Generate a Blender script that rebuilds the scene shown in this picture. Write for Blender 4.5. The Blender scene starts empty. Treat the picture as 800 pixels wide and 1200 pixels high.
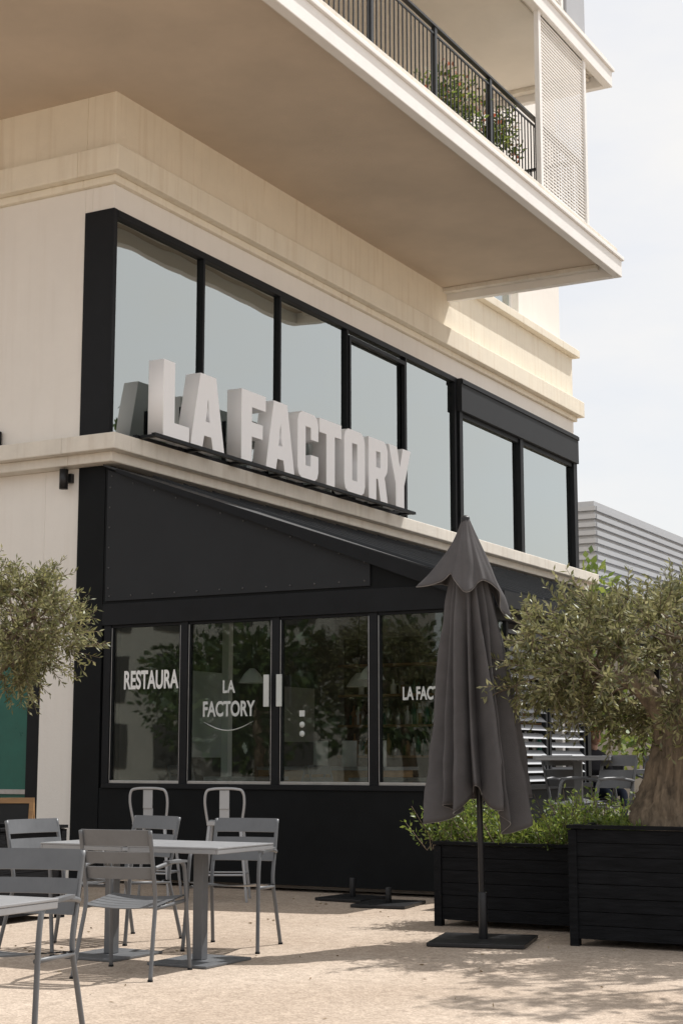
import bpy, math, random
import numpy as np
from mathutils import Vector, Matrix
R = math.radians
random.seed(7); rng = np.random.default_rng(7)
scn = bpy.context.scene
scn.view_settings.view_transform = 'Standard'
scn.view_settings.look = 'None'
scn.view_settings.exposure = 0

# ------------------------------------------------------------ materials
def nodes(m):
    m.use_nodes = True
    nt = m.node_tree
    return nt, nt.nodes, nt.links

def mat(name, col, rough=0.6, metal=0.0, var=0.12, scale=6.0, bump=0.0, bscale=60.0, streak=0.0, spec=0.5,
        streakcol=None, stretch=(1, 1, 1)):
    m = bpy.data.materials.new(name)
    nt, N, L = nodes(m)
    b = N['Principled BSDF']
    b.inputs['Roughness'].default_value = rough
    b.inputs['Metallic'].default_value = metal
    b.inputs['Specular IOR Level'].default_value = spec
    tc = N.new('ShaderNodeTexCoord')
    mp = N.new('ShaderNodeMapping'); mp.inputs['Scale'].default_value = stretch
    L.new(tc.outputs['Object'], mp.inputs['Vector'])
    nz = N.new('ShaderNodeTexNoise'); nz.inputs['Scale'].default_value = scale
    nz.inputs['Detail'].default_value = 8; nz.inputs['Roughness'].default_value = 0.62
    L.new(mp.outputs['Vector'], nz.inputs['Vector'])
    rp = N.new('ShaderNodeValToRGB')
    rp.color_ramp.elements[0].position = 0.3; rp.color_ramp.elements[1].position = 0.7
    c0 = [c * (1 - var) for c in col]; c1 = [min(1, c * (1 + var)) for c in col]
    rp.color_ramp.elements[0].color = (*c0, 1); rp.color_ramp.elements[1].color = (*c1, 1)
    L.new(nz.outputs['Fac'], rp.inputs['Fac'])
    out = rp.outputs['Color']
    if streak > 0:
        mp2 = N.new('ShaderNodeMapping'); mp2.inputs['Scale'].default_value = (5.5, 5.5, 0.35)
        L.new(tc.outputs['Object'], mp2.inputs['Vector'])
        n2 = N.new('ShaderNodeTexNoise'); n2.inputs['Scale'].default_value = 2.0; n2.inputs['Detail'].default_value = 6
        L.new(mp2.outputs['Vector'], n2.inputs['Vector'])
        r2 = N.new('ShaderNodeValToRGB')
        r2.color_ramp.elements[0].position = 0.52; r2.color_ramp.elements[0].color = (0, 0, 0, 1)
        r2.color_ramp.elements[1].position = 0.78; r2.color_ramp.elements[1].color = (streak, streak, streak, 1)
        L.new(n2.outputs['Fac'], r2.inputs['Fac'])
        mx = N.new('ShaderNodeMixRGB')
        L.new(r2.outputs['Color'], mx.inputs['Fac']); L.new(out, mx.inputs['Color1'])
        sc = streakcol or [c * 0.45 for c in col]
        mx.inputs['Color2'].default_value = (*sc, 1)
        out = mx.outputs['Color']
    L.new(out, b.inputs['Base Color'])
    rr = N.new('ShaderNodeMapRange'); rr.inputs['To Min'].default_value = max(0.02, rough - 0.1); rr.inputs['To Max'].default_value = min(1, rough + 0.12)
    L.new(nz.outputs['Fac'], rr.inputs['Value']); L.new(rr.outputs['Result'], b.inputs['Roughness'])
    if bump > 0:
        n3 = N.new('ShaderNodeTexNoise'); n3.inputs['Scale'].default_value = bscale; n3.inputs['Detail'].default_value = 5
        L.new(mp.outputs['Vector'], n3.inputs['Vector'])
        bp = N.new('ShaderNodeBump'); bp.inputs['Strength'].default_value = bump; bp.inputs['Distance'].default_value = 0.01
        L.new(n3.outputs['Fac'], bp.inputs['Height']); L.new(bp.outputs['Normal'], b.inputs['Normal'])
    return m

M_wall = mat('painted_concrete', (0.82, 0.785, 0.735), 0.85, var=0.03, scale=1.5, bump=0.2, bscale=40, streak=0.12, streakcol=(0.55, 0.47, 0.38))
M_fascia = mat('cream_concrete', (0.81, 0.745, 0.62), 0.85, var=0.04, scale=2.5, bump=0.25, bscale=30, streak=0.36, streakcol=(0.52, 0.40, 0.26))
M_soffit = mat('raw_concrete_soffit', (0.58, 0.485, 0.385), 0.9, var=0.09, scale=0.8, bump=0.2, bscale=30)
M_soffit2 = mat('painted_soffit', (0.80, 0.76, 0.69), 0.9, var=0.05, scale=1.1)
M_ledge = mat('ledge_concrete', (0.73, 0.685, 0.61), 0.85, var=0.08, scale=3, bump=0.3, bscale=40, streak=0.3, streakcol=(0.42, 0.34, 0.25))
M_white = mat('white_paint', (0.84, 0.825, 0.80), 0.55, var=0.03, scale=3)
M_black = mat('black_frame', (0.008, 0.009, 0.011), 0.5, var=0.25, scale=4, spec=0.2)
M_panel = mat('anthracite_panel', (0.022, 0.024, 0.027), 0.6, var=0.12, scale=2, spec=0.22)
M_base = mat('black_cladding', (0.006, 0.007, 0.008), 0.6, var=0.3, scale=3, spec=0.15)
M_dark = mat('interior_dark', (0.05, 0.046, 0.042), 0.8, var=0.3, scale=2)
M_roof = mat('zinc_roof', (0.035, 0.038, 0.042), 0.55, metal=0.1, var=0.2, scale=2)
M_letter = mat('sign_letter_white', (0.92, 0.915, 0.925), 0.45, var=0.01, scale=5, streak=0.05, streakcol=(0.66, 0.63, 0.62))
M_chair = mat('powder_coated_grey', (0.125, 0.13, 0.138), 0.42, var=0.1, scale=8)
M_tabletop = mat('grey_table_top', (0.26, 0.265, 0.275), 0.4, var=0.08, scale=8)
M_steel = mat('galvanised_steel', (0.45, 0.45, 0.45), 0.35, metal=0.8, var=0.1, scale=10)
M_bolt = mat('painted_bolt', (0.07, 0.072, 0.075), 0.4)
M_wood = mat('black_stained_timber', (0.009, 0.0095, 0.011), 0.75, var=0.5, scale=5, bump=0.5, bscale=25, stretch=(1, 1, 9), spec=0.12)
M_soil = mat('soil', (0.05, 0.035, 0.025), 0.95, var=0.4, scale=20, bump=0.6)
M_bark = mat('olive_bark', (0.17, 0.13, 0.09), 0.95, var=0.6, scale=9, bump=1.0, bscale=20, stretch=(2.2, 2.2, 0.5))
M_fabric = mat('parasol_fabric', (0.098, 0.093, 0.095), 0.92, var=0.14, scale=5, bump=0.3, bscale=150, spec=0.15)
M_piping = mat('parasol_piping', (0.2, 0.19, 0.185), 0.8)
M_pole = mat('dark_metal_pole', (0.03, 0.03, 0.032), 0.4, metal=0.5)
M_rail = mat('railing_metal', (0.018, 0.02, 0.022), 0.4, var=0.1)
M_txt = mat('white_vinyl', (0.8, 0.81, 0.8), 0.6, var=0.05)
M_txt2 = mat('frosted_vinyl', (0.55, 0.58, 0.57), 0.6, var=0.05)
M_chalk = mat('chalkboard', (0.015, 0.016, 0.017), 0.8, var=0.3)
M_oak = mat('oak_wood', (0.35, 0.2, 0.09), 0.6, var=0.2, stretch=(1, 1, 6))
M_clad = mat('corrugated_cladding', (0.42, 0.43, 0.45), 0.45, metal=0.3, var=0.06, scale=1)
M_farwall = mat('pale_render', (0.34, 0.32, 0.29), 0.85, var=0.08, scale=0.6)
M_deck = mat('deck_boards', (0.13, 0.10, 0.08), 0.7, var=0.2, scale=4)
M_floor = mat('interior_floor', (0.30, 0.26, 0.22), 0.5, var=0.1, scale=3)
M_teal = mat('teal_panel', (0.012, 0.11, 0.085), 0.3, var=0.1)

def ground_mat():
    m = bpy.data.materials.new('exposed_aggregate_ground')
    nt, N, L = nodes(m); b = N['Principled BSDF']; b.inputs['Roughness'].default_value = 0.95
    b.inputs['Specular IOR Level'].default_value = 0.2
    tc = N.new('ShaderNodeTexCoord')
    big = N.new('ShaderNodeTexNoise'); big.inputs['Scale'].default_value = 0.55; big.inputs['Detail'].default_value = 8
    fine = N.new('ShaderNodeTexVoronoi'); fine.inputs['Scale'].default_value = 70
    med = N.new('ShaderNodeTexNoise'); med.inputs['Scale'].default_value = 9; med.inputs['Detail'].default_value = 9; med.inputs['Roughness'].default_value = 0.7
    for n in (big, fine, med): L.new(tc.outputs['Object'], n.inputs['Vector'])
    r1 = N.new('ShaderNodeValToRGB')
    e = r1.color_ramp.elements; e[0].position = .3; e[0].color = (.415, .345, .28, 1); e[1].position = .7; e[1].color = (.525, .455, .385, 1)
    L.new(big.outputs['Fac'], r1.inputs['Fac'])
    r2 = N.new('ShaderNodeValToRGB')
    e = r2.color_ramp.elements; e[0].position = .3; e[0].color = (.82, .80, .78, 1); e[1].position = .6; e[1].color = (1.06, 1.05, 1.04, 1)
    L.new(med.outputs['Fac'], r2.inputs['Fac'])
    r3 = N.new('ShaderNodeValToRGB')
    e = r3.color_ramp.elements; e[0].position = .0; e[0].color = (.68, .65, .63, 1); e[1].position = 1; e[1].color = (1.14, 1.12, 1.10, 1)
    L.new(fine.outputs['Color'], r3.inputs['Fac'])
    m1 = N.new('ShaderNodeMixRGB'); m1.blend_type = 'MULTIPLY'; m1.inputs[0].default_value = 1
    m2 = N.new('ShaderNodeMixRGB'); m2.blend_type = 'MULTIPLY'; m2.inputs[0].default_value = 1
    L.new(r1.outputs[0], m1.inputs[1]); L.new(r2.outputs[0], m1.inputs[2])
    L.new(m1.outputs[0], m2.inputs[1]); L.new(r3.outputs[0], m2.inputs[2])
    L.new(m2.outputs[0], b.inputs['Base Color'])
    bp = N.new('ShaderNodeBump'); bp.inputs['Strength'].default_value = 0.45; bp.inputs['Distance'].default_value = 0.008
    L.new(fine.outputs['Distance'], bp.inputs['Height']); L.new(bp.outputs[0], b.inputs['Normal'])
    return m

def glass_mat(name, tint, gl_col, base, fmul, wav=0.02):
    m = bpy.data.materials.new(name); nt, N, L = nodes(m)
    N.remove(N['Principled BSDF']); out = N['Material Output']
    tr = N.new('ShaderNodeBsdfTransparent'); tr.inputs[0].default_value = (*tint, 1)
    gl = N.new('ShaderNodeBsdfGlossy'); gl.inputs['Color'].default_value = (*gl_col, 1); gl.inputs['Roughness'].default_value = 0.015
    fr = N.new('ShaderNodeFresnel'); fr.inputs['IOR'].default_value = 1.5
    ma = N.new('ShaderNodeMath'); ma.operation = 'MULTIPLY_ADD'; ma.inputs[1].default_value = fmul; ma.inputs[2].default_value = base
    ma.use_clamp = True
    L.new(fr.outputs[0], ma.inputs[0])
    mx = N.new('ShaderNodeMixShader'); L.new(ma.outputs[0], mx.inputs[0]); L.new(tr.outputs[0], mx.inputs[1]); L.new(gl.outputs[0], mx.inputs[2])
    tc = N.new('ShaderNodeTexCoord'); nz = N.new('ShaderNodeTexNoise'); nz.inputs['Scale'].default_value = 0.9; nz.inputs['Detail'].default_value = 1
    L.new(tc.outputs['Object'], nz.inputs['Vector'])
    bp = N.new('ShaderNodeBump'); bp.inputs['Strength'].default_value = wav; bp.inputs['Distance'].default_value = 0.2
    L.new(nz.outputs[0], bp.inputs['Height']); L.new(bp.outputs[0], gl.inputs['Normal'])
    L.new(mx.outputs[0], out.inputs[0])
    return m
M_glass = glass_mat('storefront_glass', (.82, .86, .84), (.9, .95, .93), 0.02, 0.9)
M_skyglass = glass_mat('upper_window_glass', (.6, .68, .66), (.90, .95, .93), 0.42, 1.1, 0.03)

def leaf_mat(name, c0, c1, c2, trans=0.35):
    m = bpy.data.materials.new(name); nt, N, L = nodes(m)
    N.remove(N['Principled BSDF']); out = N['Material Output']
    g = N.new('ShaderNodeNewGeometry'); rp = N.new('ShaderNodeValToRGB')
    e = rp.color_ramp.elements; e[0].color = (*c0, 1); e[1].color = (*c2, 1); k = e.new(0.55); k.color = (*c1, 1)
    L.new(g.outputs['Random Per Island'], rp.inputs[0])
    d = N.new('ShaderNodeBsdfDiffuse'); t = N.new('ShaderNodeBsdfTranslucent'); gl = N.new('ShaderNodeBsdfGlossy')
    gl.inputs['Roughness'].default_value = 0.45; gl.inputs['Color'].default_value = (.6, .62, .6, 1)
    L.new(rp.outputs[0], d.inputs[0]); L.new(rp.outputs[0], t.inputs[0])
    a = N.new('ShaderNodeMixShader'); a.inputs[0].default_value = trans
    L.new(d.outputs[0], a.inputs[1]); L.new(t.outputs[0], a.inputs[2])
    b = N.new('ShaderNodeMixShader'); b.inputs[0].default_value = 0.07
    L.new(a.outputs[0], b.inputs[1]); L.new(gl.outputs[0], b.inputs[2]); L.new(b.outputs[0], out.inputs[0])
    return m
M_olive = leaf_mat('olive_leaves', (.09, .10, .04), (.23, .225, .09), (.40, .38, .20), .45)
M_shrub = leaf_mat('shrub_leaves', (.07, .12, .02), (.17, .23, .04), (.30, .35, .07), .45)
M_tree = leaf_mat('tree_leaves', (.03, .055, .015), (.06, .10, .03), (.11, .15, .04))
M_flower = leaf_mat('flower_petals', (.55, .12, .05), (.6, .3, .2), (.6, .5, .4))
M_litter = leaf_mat('dry_leaf_litter', (.16, .11, .06), (.26, .19, .11), (.34, .28, .18), .1)

# ------------------------------------------------------------ mesh builder
class MB:
    def __init__(s): s.v = []; s.f = []; s.m = []; s.sm = []; s.mats = []
    def mi(s, m):
        if m not in s.mats: s.mats.append(m)
        return s.mats.index(m)
    def add(s, vs, fs, m, smooth=False):
        o = len(s.v); s.v += [tuple(p) for p in vs]; i = s.mi(m)
        for f in fs: s.f.append([k + o for k in f]); s.m.append(i); s.sm.append(smooth)
    def box(s, x0, x1, y0, y1, z0, z1, m, T=None):
        vs = [Vector((x, y, z)) for z in (z0, z1) for y in (y0, y1) for x in (x0, x1)]
        if T is not None: vs = [T @ p for p in vs]
        s.add(vs, [(0, 2, 3, 1), (4, 5, 7, 6), (0, 1, 5, 4), (2, 6, 7, 3), (0, 4, 6, 2), (1, 3, 7, 5)], m)
    def prism(s, pts, axis, a0, a1, m):
        n = len(pts)
        def P(p, a): return (a, p[0], p[1]) if axis == 'x' else ((p[0], a, p[1]) if axis == 'y' else (p[0], p[1], a))
        vs = [P(p, a0) for p in pts] + [P(p, a1) for p in pts]
        fs = [tuple(range(n))[::-1], tuple(range(n, 2 * n))] + [(i, (i + 1) % n, n + (i + 1) % n, n + i) for i in range(n)]
        s.add(vs, fs, m)
    def tube(s, pts, r, m, seg=8, sq=1.0, cap=True, rn=0.0):
        pts = [Vector(p) for p in pts]; n = len(pts)
        rs = r if isinstance(r, (list, tuple)) else [r] * n
        vs = []; prev = None
        for i, p in enumerate(pts):
            t = (pts[min(i + 1, n - 1)] - pts[max(i - 1, 0)]).normalized()
            if prev is None:
                a = Vector((0, 0, 1)) if abs(t.z) < .9 else Vector((1, 0, 0))
                u = t.cross(a).normalized()
            else:
                u = (prev - t * prev.dot(t)).normalized()
            w = t.cross(u); prev = u
            for k in range(seg):
                an = 2 * math.pi * k / seg
                q = rs[i] * (1 + (random.uniform(-rn, rn) if rn else 0))
                vs.append(p + u * math.cos(an) * q + w * math.sin(an) * q * sq)
        fs = []
        for i in range(n - 1):
            for k in range(seg):
                a = i * seg + k; b = i * seg + (k + 1) % seg
                fs.append((a, b, b + seg, a + seg))
        if cap: fs += [tuple(range(seg))[::-1], tuple(range((n - 1) * seg, n * seg))]
        s.add(vs, fs, m, True)
    def build(s, name, parent=None, bevel=0.0, loc=None, rot=0.0):
        me = bpy.data.meshes.new(name); me.from_pydata(s.v, [], s.f); me.update()
        for m in s.mats: me.materials.append(m)
        me.polygons.foreach_set('material_index', s.m); me.polygons.foreach_set('use_smooth', s.sm)
        ob = bpy.data.objects.new(name, me); scn.collection.objects.link(ob)
        if parent: ob.parent = parent
        if loc: ob.location = loc
        ob.rotation_euler[2] = rot
        if bevel:
            b = ob.modifiers.new('bevel', 'BEVEL'); b.width = bevel; b.segments = 2; b.limit_method = 'ANGLE'; b.angle_limit = R(40)
        return ob
def empty(name, loc=(0, 0, 0)):
    e = bpy.data.objects.new(name, None); scn.collection.objects.link(e); e.location = loc; return e
def instance(ob, name, loc, rot):
    o = bpy.data.objects.new(name, ob.data); scn.collection.objects.link(o); o.location = loc; o.rotation_euler[2] = rot
    for md in ob.modifiers:
        b = o.modifiers.new(md.name, md.type); b.width = md.width; b.segments = md.segments; b.limit_method = md.limit_method; b.angle_limit = md.angle_limit
    return o

def leaves(name, pts, dirs, Ln, Wd, m, parent=None, jit=0.25):
    pts = np.asarray(pts, float); dirs = np.asarray(dirs, float); n = len(pts)
    dirs = dirs + rng.normal(0, jit, (n, 3)); dirs /= np.linalg.norm(dirs, axis=1)[:, None] + 1e-9
    r = rng.normal(0, 1, (n, 3)); s = np.cross(dirs, r); s /= np.linalg.norm(s, axis=1)[:, None] + 1e-9
    L = (Ln * rng.uniform(.7, 1.25, n))[:, None]; W = (Wd * rng.uniform(.75, 1.25, n))[:, None]
    v = np.empty((n, 4, 3)); v[:, 0] = pts; v[:, 1] = pts + dirs * L * .5 + s * W * .5; v[:, 2] = pts + dirs * L; v[:, 3] = pts + dirs * L * .5 - s * W * .5
    me = bpy.data.meshes.new(name)
    me.from_pydata(v.reshape(-1, 3).tolist(), [], np.arange(4 * n).reshape(n, 4).tolist()); me.materials.append(m)
    ob = bpy.data.objects.new(name, me); scn.collection.objects.link(ob)
    if parent: ob.parent = parent
    return ob

# ------------------------------------------------------------ ground
g = MB(); g.add([(-300, -400, 0), (700, -400, 0), (700, 500, 0), (-300, 500, 0)], [(0, 1, 2, 3)], ground_mat()); g.build('ground')
n = 170
P = np.column_stack([rng.uniform(6, 13.5, n), rng.uniform(1, 9, n), rng.uniform(.004, .012, n)])
D = rng.normal(0, 1, (n, 3)); D[:, 2] *= .1
leaves('leaf_litter', P, D, .035, .012, M_litter, jit=.05)

X0, Y0, XE = 13.66, 10.44, 28.18
bld = empty('restaurant_building')
w = MB()
w.box(X0, X0 + .35, 10.82, 11.30, 0, 4.46, M_wall)
w.box(X0, X0 + .35, 11.30, 22, 2.7, 4.46, M_wall)
w.box(X0, X0 + .35, 13.2, 22, 0, 2.7, M_wall)
w.box(X0, X0 + .35, 10.84, 22, 4.75, 7.69, M_wall)
w.box(X0, XE, Y0, Y0 + .3, 7.40, 7.69, M_wall)
w.box(X0, X0 + .35, Y0 + .3, 10.84, 7.40, 7.69, M_wall)
w.box(XE - .12, XE, Y0, 22, 4.75, 7.40, M_wall)
w.box(XE - .12, XE, Y0 + .3, 22, 7.40, 7.69, M_wall)
w.build('walls', bld, 0.008)
w = MB()
def ring(mb, z0, z1, p, m, xe=XE, pe=None):
    pe = p if pe is None else pe
    mb.box(X0 - p, xe + pe, Y0 - p, Y0 + .4, z0, z1, m)
    mb.box(X0 - p, X0 + .4, Y0 + .4, 22, z0, z1, m)
    mb.box(xe - .3, xe + pe, Y0 + .4, 22, z0, z1, m)
ring(w, 7.69, 7.78, 0.06, M_fascia)
ring(w, 7.78, 8.08, 0.17, M_fascia)
ring(w, 8.08, 8.95, 0.0, M_fascia)
w.box(22.7, XE + .12, Y0 - .12, Y0 + .4, 8.952, 9.10, M_fascia)
w.build('cornice', bld, 0.012)
w = MB()
ring(w, 4.46, 4.57, 0.20, M_ledge)
ring(w, 4.57, 4.75, 0.32, M_ledge)
w.build('ledge', bld, 0.012)
w = MB()
w.box(X0 + .2, XE - .1, Y0 + .2, Y0 + .5, 8.96, 9.2, M_wall)
xs = [X0 + .2, 15.2, 17.0, 18.6, 20.6, 24.2, 26.0, XE - .1]
for i in range(0, len(xs) - 1):
    if i % 2 == 0: w.box(xs[i], xs[i + 1], Y0 + .2, Y0 + .5, 9.2, 11.3, M_wall)
w.box(X0 + .2, XE - .1, Y0 + .2, Y0 + .5, 11.3, 11.85, M_wall)
w.box(X0 + .2, X0 + .5, Y0 + .5, 22, 8.96, 11.85, M_wall)
w.box(XE - .4, XE - .1, Y0 + .5, 22, 8.96, 11.85, M_wall)
w.box(X0 + .2, XE - .1, Y0 + .2, 22, 11.85, 15.2, M_wall)
w.build('upper_walls', bld, 0.01)
w = MB()
for a, b in ((15.2, 17.0), (18.6, 20.6), (24.2, 26.0)):
    w.box(a, b, Y0 + .36, Y0 + .37, 9.2, 11.3, M_skyglass)
    for x in (a, (a + b) / 2 - .03, b - .06): w.box(x, x + .06, Y0 + .33, Y0 + .40, 9.2, 11.3, M_white)
w.build('upper_doors', bld)
w = MB()
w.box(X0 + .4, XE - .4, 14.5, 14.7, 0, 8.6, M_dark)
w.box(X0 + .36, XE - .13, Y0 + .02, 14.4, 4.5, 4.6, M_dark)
w.box(X0 + .36, XE - .13, Y0 + .42, 14.4, 7.7, 7.8, M_white)
w.build('interior_partitions', bld)

# ---- middle storey windows
w = MB(); gz = MB()
w.box(X0 - .02, X0 + .05, Y0 - .02, 10.83, 4.76, 7.40, M_black)
mull = [X0 + .05, 15.46, 17.26, 19.10, 20.95, 22.74]
for i, x in enumerate(mull[1:]):
    wd = .042 if i < 4 else .08
    w.box(x - wd / 2, x + wd / 2, Y0 - .02, Y0 + .08, 4.84, 7.31, M_black)
w.box(X0 + .052, 22.785, Y0 - .025, Y0 + .11, 7.31, 7.395, M_black)
w.box(X0 + .052, 22.785, Y0 - .025, Y0 + .11, 4.755, 4.84, M_black)
gz.box(X0 + .052, 22.74, Y0 + .03, Y0 + .045, 4.84, 7.31, M_skyglass)
for x in (19.12, 20.86): w.box(x, x + .05, Y0 - .04, Y0 + .02, 4.9, 7.24, M_black)
w.box(19.17, 20.86, Y0 - .04, Y0 + .02, 7.18, 7.24, M_black)
w.box(19.17, 20.86, Y0 - .04, Y0 + .02, 4.9, 4.97, M_black)
w.box(22.80, XE - .02, Y0 - .10, Y0 + .12, 6.85, 7.39, M_panel)
w.box(22.80, XE - .02, Y0 - .12, Y0 - .10, 7.30, 7.37, M_black)
w.box(22.80, 22.92, Y0 - .06, Y0 + .12, 4.76, 6.85, M_black)
w.box(25.34, 25.48, Y0 - .06, Y0 + .12, 4.76, 6.85, M_black)
w.box(XE - .2, XE - .02, Y0 - .06, Y0 + .12, 4.76, 6.85, M_black)
for a, b in ((22.92, 25.34), (25.48, XE - .2)):
    w.box(a, b, Y0 - .03, Y0 + .1, 6.77, 6.845, M_black); w.box(a, b, Y0 - .03, Y0 + .1, 4.76, 4.84, M_black)
    gz.box(a, b, Y0 + .02, Y0 + .035, 4.84, 6.77, M_skyglass)
w.build('window_frames', bld, 0.004); gz.build('window_glass', bld)
cu = MB()
for a, b, zz in ((14.9, 15.4, 4.9), (16.3, 17.2, 4.9), (17.3, 17.9, 4.9), (19.3, 20.8, 4.9), (21.9, 22.6, 4.9), (23.0, 23.8, 4.9), (26.6, 27.8, 4.9)):
    n = 40; vs = []
    for i in range(n + 1):
        x = a + (b - a) * i / n; y = Y0 + .30 + .045 * math.sin(i * .95)
        vs += [(x, y, zz), (x, y, 7.25)]
    cu.add(vs, [(2 * i, 2 * i + 2, 2 * i + 3, 2 * i + 1) for i in range(n)], M_white, True)
cu.build('curtains', bld)

# ---- balconies
def slab(z, xe, yo, name, ms):
    b = MB()
    b.box(10.4, xe - .12, yo + .12, 22, z + .19, z + .44, ms)
    b.box(10.4, xe, yo, yo + .12, z, z + .26, M_white)
    b.box(10.4, xe + .03, yo - .035, yo + .10, z + .26, z + .32, M_white)
    b.box(10.4, xe - .04, yo + .05, yo + .119, z + .32, z + .46, M_ledge)
    b.box(xe - .12, xe, yo + .12, 12.2, z, z + .26, M_white)
    b.box(xe - .12, xe + .03, yo + .10, 12.2, z + .26, z + .32, M_white)
    b.box(xe - .10, xe - .03, yo + .12, 12.2, z + .32, z + .46, M_ledge)
    b.box(10.4, xe - .3, yo + .28, yo + .31, z + .17, z + .19, M_ledge)
    b.box(xe - .27, xe - .13, yo + .32, Y0 + .1, z + .12, z + .189, M_ledge)
    return b.build(name, bld, 0.012)
slab(8.60, 22.6, 7.53, 'balcony_slab', M_soffit)
slab(11.70, 22.6, 7.60, 'upper_balcony_slab', M_soffit2)
slab(14.9, 22.6, 7.60, 'top_balcony_slab', M_soffit2)
def railing(z, y, x0, x1, name):
    r = MB()
    post_x = [x1 - 1.67 * i for i in range(8) if x1 - 1.67 * i > x0]
    for px in post_x: r.box(px - .03, px + .03, y - .02, y + .03, z - .15, z + 1.05, M_rail)
    r.box(x0, x1 + .035, y - .03, y + .035, z + 1.05, z + 1.08, M_rail)
    r.box(x0, x1, y - .01, y + .01, z + .95, z + .975, M_rail)
    r.box(x0, x1, y - .01, y + .01, z + .06, z + .085, M_rail)
    x = x0
    while x < x1: r.box(x, x + .014, y - .007, y + .007, z + .085, z + .95, M_rail); x += .11
    r.box(x1 - .03, x1 + .035, y + .035, Y0 + .19, z + 1.05, z + 1.08, M_rail)
    r.box(x1 - .01, x1 + .01, y + .035, Y0 + .19, z + .06, z + .085, M_rail)
    yy = y + .12
    while yy < Y0: r.box(x1 - .007, x1 + .007, yy, yy + .014, z + .085, z + 1.05, M_rail); yy += .11
    return r.build(name, bld)
railing(9.06, 7.76, 10.5, 21.45, 'railing')
def screen(z0, z1, x0, x1, y, name):
    s = MB()
    s.box(x0, x0 + .09, y - .035, y + .035, z0, z1, M_white); s.box(x1 - .08, x1, y - .035, y + .035, z0, z1, M_white)
    s.box(x0 + .09, x1 - .08, y - .03, y + .03, z0, z0 + .05, M_white); s.box(x0 + .09, x1 - .08, y - .03, y + .03, z1 - .05, z1, M_white)
    z = z0 + .08
    while z < z1 - .06: s.box(x0 + .09, x1 - .08, y - .008, y + .008, z, z + .020, M_white); z += .05
    x = x0 + .14
    while x < x1 - .1: s.box(x, x + .012, y + .009, y + .015, z0 + .05, z1 - .05, M_white); x += .09
    return s.build(name, bld)
screen(9.07, 11.86, 19.60, 21.50, 7.68, 'sliding_screen')
screen(12.2, 15.0, 19.6, 21.2, 7.9, 'upper_screen')
w = MB(); w.box(21.3, 22.1, 7.85, 8.9, 12.14, 15.0, M_clad); w.build('upper_storage', bld, 0.01)
w = MB()
w.tube([(X0 - .12, 10.95, 4.22), (X0 - .12, 10.95, 4.44)], .05, M_pole, 14)
w.box(X0 - .06, X0 - .005, 10.9, 11.0, 4.3, 4.4, M_pole)
w.tube([(X0 - .05, 12.0, 4.78), (X0 - .05, 12.0, 4.98)], .06, M_black, 12)
w.build('wall_fixtures', bld)
w = MB()
w.box(X0 + .1, X0 + .2, 11.31, 11.55, 0, 2.7, M_black)
w.box(X0 + .1, X0 + .2, 11.55, 13.2, 2.45, 2.7, M_black)
w.box(X0 + .1, X0 + .2, 11.55, 13.2, 0, .12, M_black)
w.box(X0 + .14, X0 + .2, 11.55, 13.2, .12, 2.45, M_teal)
w.box(X0 + .10, X0 + .139, 11.55, 13.2, .9, .95, M_steel)
w.build('side_glass_door', bld)

# ---- balcony plants
bp = empty('balcony_plant')
pb = MB(); pb.box(16.9, 19.4, 7.90, 8.22, 9.04, 9.37, M_panel); pb.build('planter_box', bp)
P = []; D = []
for c in range(95):
    cx = rng.uniform(16.8, 19.5); h = rng.uniform(.05, .42) * (1 + .7 * math.sin(cx * 5)); cc = np.array([cx, rng.uniform(7.84, 8.2), 9.35 + h])
    for k in range(20):
        d = rng.normal(0, 1, 3); d[2] = abs(d[2]) * .8; d /= np.linalg.norm(d)
        P.append(cc + d * rng.uniform(.02, .17)); D.append(d)
leaves('foliage', P, D, .08, .035, M_shrub, bp)
P = [(rng.uniform(16.7, 19.4), rng.uniform(7.8, 8.1), rng.uniform(9.4, 9.95)) for _ in range(110)]
leaves('flowers', P, rng.normal(0, 1, (110, 3)), .065, .06, M_flower, bp)

# ------------------------------------------------------------ veranda
ver = empty('glazed_veranda')
YC = 6.05
w = MB()
w.box(X0 - .03, X0 + .05, YC, 10.44, 0.06, 0.98, M_base)
w.box(X0 - .035, X0 + .32, 10.445, 10.81, 0, 4.455, M_base)
w.box(X0 - .05, X0 + .08, YC - .02, 10.40, 0.98, 1.03, M_black)
w.box(X0 + .05, 16.6, YC, YC + .08, 0.06, 0.98, M_base)
w.box(X0 + .1, 16.6, YC - .03, YC + .1, 0.98, 1.03, M_black)
w.box(X0 - .04, X0 + .10, YC - .03, 10.44, 2.70, 2.93, M_black)
w.box(X0 + .10, XE, YC - .03, YC + .10, 2.62, 2.86, M_black)
posts = [10.38, 9.385, 8.275, 7.164, YC]
for i, y in enumerate(posts):
    hw = .046
    w.box(X0 - .02, X0 + .08, y - hw, y + hw, 1.03, 2.70, M_black)
for a, b in zip(posts[:-1], posts[1:]):
    y1, y0 = a - .046, b + .046
    w.box(X0 - .005, X0 + .05, y1 - .025, y1, 1.06, 2.67, M_black); w.box(X0 - .005, X0 + .05, y0, y0 + .025, 1.06, 2.67, M_black)
    w.box(X0 - .005, X0 + .05, y0, y1, 1.03, 1.06, M_steel); w.box(X0 - .005, X0 + .05, y0, y1, 2.67, 2.70, M_black)
    w.box(X0 - .009, X0 - .004, y0 + .004, y0 + .012, 1.06, 2.67, M_steel)
    w.box(X0 - .009, X0 - .004, y1 - .012, y1 - .004, 1.06, 2.67, M_steel)
for x in (16.6, 19.2, 21.8, 24.4, 27.9): w.box(x - .05, x + .05, YC - .0, YC + .09, 0.35, 2.62, M_black)
w.build('frame', ver, 0.004)
gz = MB()
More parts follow.
